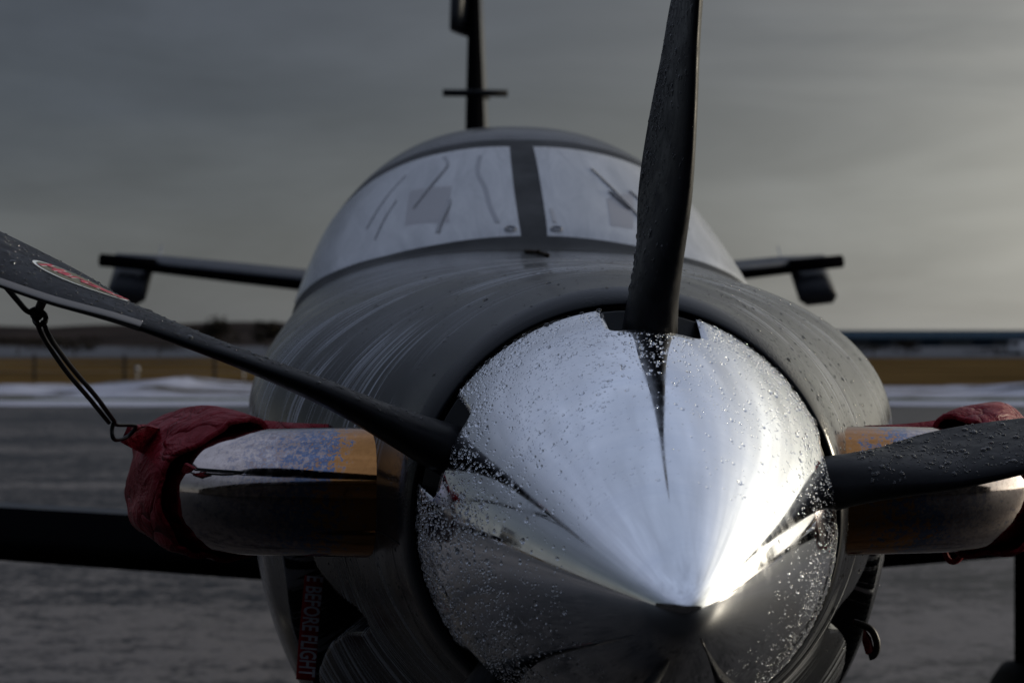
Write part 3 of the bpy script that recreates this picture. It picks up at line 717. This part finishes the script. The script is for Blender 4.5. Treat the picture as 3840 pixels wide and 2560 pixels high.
# ---------------------------------------------------------------- covers, cord, ribbons (things put on the aircraft)
def at_px(px_,py_,zc):       # measured point at depth zc, in world space
    return ((px_-1176)/K*zc,zc,1.7-(py_-784)/K*zc)
def cover(s,label,seed):
    rg=np.random.default_rng(seed); root=empty('exhaust_cover',toworld(s*.62,1.0,0)); root.rotation_euler=(0,0,YAW)
    tag(root,label,'exhaust cover','red fabric exhaust covers'); org=np.array((s*.62,1.0,0))
    base=stackpath(s); i0=26
    P=base[i0:]; P=P+[(s*.634,1.27,1.475),(s*.637,1.31,1.470),(s*.638,1.325,1.468)]
    fr=frames(P); seg=56; vs=[]; n_=len(fr)
    ph=rg.uniform(0,6,8)
    for i,(p,nv,bv,tv) in enumerate(fr):
        k=i/(n_-1)
        for j in range(seg):
            a=2*math.pi*j/seg
            upw=math.cos(a)   # nv starts near world up
            r_=.095+.006*math.exp(-k*6)+.0045*math.sin(3*a+ph[0]+k*3)+.004*math.sin(5*a+ph[1]-k*6)+.003*math.sin(9*a+ph[2]+k*9)
            r_+=.020*max(0,upw)*math.sin(math.pi*min(1,k*1.5))+.004*math.sin(k*9+ph[3]+a)
            r_-=.007*max(0,1-5*abs(math.sin(1.5*a+ph[4]+k*2.2)))+.005*max(0,1-6*abs(math.sin(2*a-k*5+ph[5])))
            r_*=1-.24*k*k
            if i>=n_-3: r_*=(.96,.6,.02)[i-(n_-3)]
            # the hem slants: pull the top forwards along the pipe
            q=np.array(p)+np.array(nv)*math.cos(a)*r_+np.array(bv)*math.sin(a)*r_
            pull=(1-k)**2*(.055*max(0,upw)**2)
            q=q-np.array(tv)*pull
            vs.append(q-org)
    o=meshobj('sock',vs,gridfaces(n_,seg,True,True),'red',root,True,recalc=True)
    sm=o.modifiers.new('cloth','SOLIDIFY'); sm.thickness=.004; sm.offset=1
    sd=o.modifiers.new('sub','SUBSURF'); sd.levels=1; sd.render_levels=1
    # folded hem, dark inside
    hem=[tuple(np.array(vs[j])) for j in range(seg)]
    tube('hem',hem,.0045,'red',root,6,closed=True)
    # top strap that runs in over the pipe towards the cowl
    S=smoothpath([(s*.585,1.06,1.584),(s*.53,1.03,1.574),(s*.46,1.00,1.568),(s*.40,.99,1.566),(s*.35,1.0,1.562),(s*.30,1.02,1.572)],8); v=[]
    for i,p in enumerate(S):
        w_=.030*(1-.45*i/len(S)); tw=.010*math.sin(i*.5)
        v+= [np.array(p)+(0,-w_,-.012+tw)-org,np.array(p)+(0,0,.008)-org,np.array(p)+(0,w_,-.004-tw)-org]
    o2=meshobj('strap',v,gridfaces(len(S),3),'red',root,True); x=o2.modifiers.new('t','SOLIDIFY'); x.thickness=.004
    # the pull tab at the outer front corner, where the wire hook goes through
    if s<0:
        v=[]
        for i,(a_,b_,z_,w_) in enumerate(((350,1012,2.74,.020),(318,1002,2.70,.018),(285,996,2.655,.012))):
            q=np.array(tolocal(*at_px(a_,b_,z_))); v+=[q+(w_*.45,-.002,w_)-org,q+(-w_*.45,.002,-w_)-org]
        o3=meshobj('pull_tab',v,gridfaces(3,2),'red',root,False); x=o3.modifiers.new('t','SOLIDIFY'); x.thickness=.006
    # diagonal band sewn across the front
    return root
cvl=cover(-1,'crumpled red fabric cover over the exhaust stack left of the spinner, tied to the blade',3)
cvr=cover(1,'red fabric cover over the exhaust stack at the right edge, partly behind the blade',11)
def wtube(name,pts,r,m,parent=None,seg=8,closed=False,n=6,org=(0,0,0)):
    if closed: P=pts
    else: P=smoothpath(pts,n)
    P=[tuple(np.array(p)-np.array(org)) for p in P]; return tube(name,P,r,m,parent,seg,closed)
# elastic cord between the left cover and the left blade
e0=at_px(90,715,2.30); cd=empty('elastic_cord',e0); tag(cd,'black elastic cord hooking the red exhaust cover to the left propeller blade','cord')
def T(name,pp,r,closed=False,n=6): return wtube(name,[at_px(*p) for p in pp],r,'cord',cd,8,closed,n,e0)
T('strand',[(84,738,2.30),(100,775,2.33),(150,850,2.42),(205,915,2.52),(250,970,2.60)],.0032)
T('strand',[(98,738,2.30),(118,780,2.33),(165,845,2.42),(220,910,2.52),(263,968,2.60)],.0032)
T('strand',[(-30,610,2.18),(10,655,2.22),(40,690,2.26),(62,714,2.29),(84,722,2.30)],.0035)
T('blade_loop',[(96,672,2.25),(97,690,2.26),(90,708,2.29),(85,722,2.30)],.0058)
T('ring',[(92+13*math.cos(a/12*2*math.pi),731+15*math.sin(a/12*2*math.pi),2.30+.006*math.cos(a)) for a in range(12)],.0035,True)
T('knot',[(72,716,2.29),(84,712,2.295),(92,722,2.30),(84,730,2.30),(76,722,2.295)],.0046)
T('wire_hook',[(262,968,2.60),(268,975,2.61),(306,976,2.64),(310,984,2.65),(290,1004,2.65),(268,1010,2.62),(259,1004,2.60),(257,985,2.60),(262,968,2.60)],.0030,n=4)
e1p=at_px(440,1076,2.58); tc_=empty('tie_cord',e1p); tag(tc_,'thin dark tie cord running from the red cover hem across the left exhaust stack','cord')
wtube('strand',[at_px(447,1075,2.60),at_px(500,1079,2.578),at_px(560,1083,2.572)],.0011,'cord',tc_,6,org=e1p)
wtube('strand',[at_px(447,1079,2.60),at_px(500,1082,2.578),at_px(558,1085,2.572),at_px(572,1079,2.572)],.0011,'cord',tc_,6,org=e1p)
vs_=[at_px(430,1062,2.60),at_px(452,1074,2.59),at_px(436,1086,2.60),at_px(422,1080,2.615)]
o=meshobj('hem_tab',[tuple(np.array(p)-np.array(e1p)) for p in vs_],[(0,1,2,3)],'red',tc_,False); x=o.modifiers.new('t','SOLIDIFY'); x.thickness=.005

# ribbon and plugs in the side inlets
def ribbon(name,top,bot,w0,label,text=None,parent=None):
    a=np.array(at_px(*top));b_=np.array(at_px(*bot)); root=empty(name,tuple(a)); tag(root,label,'warning ribbon')
    d=b_-a; L=np.linalg.norm(d); d/=L; s=np.cross(d,(0,-1,0)); s=s/np.linalg.norm(s); s=s if s[0]>0 else -s; n_=np.cross(s,d); n_=n_ if n_[1]<0 else -n_
    vs=[]; 
    def P(x,y): return d*y+s*x+n_*(.006*math.sin(y*22)+.004*math.sin(y*9+x*20))
    for i in range(40):
        for j in range(5): vs.append(P((j/4-.5)*w0,i/39*L))
    o=meshobj('fabric',vs,gridfaces(40,5),'red_dark',root,True); x=o.modifiers.new('t','SOLIDIFY'); x.thickness=.0015
    if text:
        tm=textmesh(text,.0365)
        xs=[v.co.x for v in tm.vertices]; x0,x1=min(xs),max(xs)
        for v in tm.vertices:
            y=(v.co.x-x0)/(x1-x0)*L*.965+L*.0; q=P(v.co.y*.98,y)+n_*.0022; v.co=Vector(q)
        link('lettering',tm,'lettering',root)
    return root
ribbon('warning_ribbon',(722,1322,2.93),(702,1560,2.93),.030,'red ribbon with pale lettering hanging in the left cowl inlet','E BEFORE FLIGHT')
def plug(s,label):
    c=(s*.315,1.14,1.30); root=empty('inlet_plug',toworld(*c)); root.rotation_euler=(0,0,YAW); tag(root,label,'inlet plug','red plugs in the cowl side inlets')
    rg=np.random.default_rng(5)
    bm=bmesh.new(); bmesh.ops.create_cube(bm,size=1); bmesh.ops.scale(bm,vec=(.05,.24,.10),verts=bm.verts)
    bmesh.ops.bevel(bm,geom=list(bm.edges),offset=.02,segments=4,affect='EDGES')
    for v in bm.verts: v.co+=Vector(rg.normal(0,.001,3))
    me=bpy.data.meshes.new('foam_block'); bm.to_mesh(me); bm.free(); me.polygons.foreach_set('use_smooth',[True]*len(me.polygons)); link('foam_block',me,'red',root)
    if s>0:
        q_=[tolocal(*at_px(a_,b_,2.86)) for a_,b_ in ((1960,1428),(1985,1436),(2003,1448),(2013,1470),(2014,1490),(2007,1504),(1996,1508))]
        tube('handle_strap',smoothpath([(a_-c[0],b_-c[1],z_-c[2]) for a_,b_,z_ in q_],6),.0055,'cord',root,8,ry=.0025)
        fl=[tolocal(*at_px(a_,b_,2.87)) for a_,b_ in ((1984,1440),(2000,1462),(2006,1488),(2000,1506),(1988,1500),(1980,1470))]
        o=meshobj('pull_flap',[(a_-c[0],b_-c[1],z_-c[2]) for a_,b_,z_ in fl],[(0,1,2,3,4,5)],'red',root,False); x=o.modifiers.new('t','SOLIDIFY'); x.thickness=.004
    return root
plug(-1,'red plug deep in the side inlet left of the spinner'); plug(1,'red plug with a strap loop in the side inlet right of the spinner')
lp=empty('hanging_strap',at_px(2190,1240,2.9)); tag(lp,'small orange edged red strap loop hanging under the right exhaust stack','strap')
o_=at_px(2190,1240,2.9); o2=wtube('loop',[at_px(2215,1235,2.9),at_px(2214,1262,2.9),at_px(2200,1286,2.9),at_px(2182,1288,2.9),at_px(2171,1268,2.9),at_px(2170,1235,2.9)],.0045,'red_dark',lp,8,org=o_)
# twig on top of the cowl
q=bodypt(2.3,math.radians(93.5),.004); tw=empty('fallen_twig',toworld(*q)); tag(tw,'small dark twig lying on top of the cowl before the windshield','twig')
A_=[bodypt(2.45,math.radians(97),.004),bodypt(2.3,math.radians(94),.006),bodypt(2.15,math.radians(91),.004)]
qw=np.array(toworld(*q)); tube('stem',[tuple(np.array(toworld(*p))-qw) for p in smoothpath(A_,4)],.0045,'bark',tw,6)
tube('side_shoot',[tuple(np.array(toworld(*p))-qw) for p in (A_[1],bodypt(2.22,math.radians(94),.012))],.003,'bark',tw,6)

# ---------------------------------------------------------------- rain drops
def drops(name,items,label,m='water'):
    # items: (pos, normal, radius, flatten, stretch vector or None)
    nl=8; tv=[]
    for q_,(rr_,hh_) in enumerate(((1,0),(.93,.36),(.62,.78))):
        tv+=[(rr_*math.cos(2*math.pi*(k+.5*q_)/nl),rr_*math.sin(2*math.pi*(k+.5*q_)/nl),hh_) for k in range(nl)]
    tv.append((0,0,1.)); tv=np.array(tv); tf=[]
    for q_ in (0,1):
        for k in range(nl):
            a,b_,c,d=q_*nl+k,q_*nl+(k+1)%nl,(q_+1)*nl+(k+1)%nl,(q_+1)*nl+k; tf+=[(a,b_,d),(b_,c,d)]
    for k in range(nl): tf.append((2*nl+k,2*nl+(k+1)%nl,3*nl))
    P=np.array([i[0] for i in items]);Nn=np.array([i[1] for i in items]);rr=np.array([i[2] for i in items]);fl=np.array([i[3] for i in items]); stc=np.array([i[4] for i in items])
    ref=np.where(np.abs(Nn[:,2:3])<.8,np.array([[0,0,1.]]),np.array([[0,1.,0]])); 
    t1=ref-(ref*Nn).sum(1,keepdims=True)*Nn; t1/=np.linalg.norm(t1,axis=1,keepdims=True); t2=np.cross(Nn,t1)
    V=P[:,None,:]+rr[:,None,None]*(tv[None,:,0:1]*t1[:,None,:]*stc[:,None,None]+tv[None,:,1:2]*t2[:,None,:]+tv[None,:,2:3]*Nn[:,None,:]*fl[:,None,None])
    nv=len(tv); vs=V.reshape(-1,3); fs=[tuple(x+i*nv for x in f) for i in range(len(items)) for f in tf]
    me=bpy.data.meshes.new(name); me.from_pydata(vs.tolist(),[],fs); me.polygons.foreach_set('use_smooth',[True]*len(fs))
    me.update(); o=link(name,me,m); o.location=(TIP[0],TIP[1],0); o.rotation_euler=(0,0,YAW)
    tag(o,label,'rain drops',kind='stuff'); return o
rg=np.random.default_rng(21); it=[]
def dens(s,a): return .5+.5*math.sin(s*31+1.3*math.sin(a*3)+a*2)*math.sin(a*7+s*9)
while len(it)<16500:
    s=L0*rg.uniform(.10,1)**.62; a=rg.uniform(0,2*math.pi); ad=math.degrees(a)
    if innotch(s,ad): continue
    up=math.sin(a); left=-math.cos(a)
    pr_=.30+.45*max(0,left)+.55*(s/L0)**3+ (.25 if up<0 else 0)
    pr_*=.35+.9*dens(s,a)
    if s<.25: pr_*=.35
    if rg.uniform()>pr_: continue
    p,n=sppt(s,a,0); r_=.00072*math.exp(rg.normal(0,.50))*(1+.35*(s/L0)**4)*(1+.25*max(0,left))
    if rg.uniform()<.03: r_*=1.7
    it.append((p,n,min(r_,.0036),.55,rg.uniform(.85,1.35)))
for k in range(70):   # large drops gathered along the rim
    a=rg.uniform(0,2*math.pi)
    if innotch(L0-.003,math.degrees(a)): continue
    p,n=sppt(L0-.004,a,0); it.append((p,n,rg.uniform(.0022,.0045),.7,rg.uniform(.9,1.2)))
drops('rain_drops',it,'fine rain drops beaded all over the polished spinner')
it=[]
for bi,sides,cnt in ((0,(-1,),1500),(1,(1,),1600),(4,(-1,),1500)):
    phi=math.radians(BANG[bi])
    for _ in range(cnt):
        r_=rg.uniform(.29,.95); k=rg.uniform(.02,.99); sd_=sides[0]
        if bi==0 and rg.uniform()<.5: k=.6+.4*k
        p=np.array(bladept(phi,r_,k,sd_)); e1_=np.array(bladept(phi,r_+.002,k,sd_))-p; k2=min(k+.004,1); e2_=np.array(bladept(phi,r_,k2,sd_))-p
        n=np.cross(e1_,e2_); n/=np.linalg.norm(n); er=EX*math.cos(phi)+EZ*math.sin(phi); et=EX*math.sin(phi)-EZ*math.cos(phi)
        if np.dot(n,et)*sd_<0: n=-n
        q=(.0013 if bi==4 else .001)*math.exp(rg.normal(0,.5)); it.append((p,n,min(q,.0042),.55,1.5))
drops('rain_drops',it,'rain drops beaded on the faces of the dark propeller blades')
it=[]
while len(it)<4200:
    u=rg.uniform(.60,1.9)**1.0; a=rg.uniform(-50,215)
    w_=1.0 if a<60 else .35
    if u>1.3: w_*=.4
    if rg.uniform()>w_: continue
    ar=math.radians(a); Zh=float(center(u))+float(rad(u,ar))*math.sin(ar)
    if a<-4 or a>184:
        if float(sdf_poly(np.array([u]),np.array([Zh]),HOLE)[0])<.012: continue
    p=np.array(bodypt(u,ar)); p1=np.array(bodypt(u+.003,ar)); p2=np.array(bodypt(u,ar+.003)); n=np.cross(p2-p,p1-p); n/=np.linalg.norm(n)
    if n[0]*math.cos(ar)+n[2]*math.sin(ar)<0: n=-n
    q=.0008*math.exp(rg.normal(0,.5)); 
    if rg.uniform()<.02 and a>30: q*=2.2
    it.append((p,n,min(q,.0042),.5,1.0))
drops('rain_drops',it,'scattered rain drops standing on the grey engine cowl')
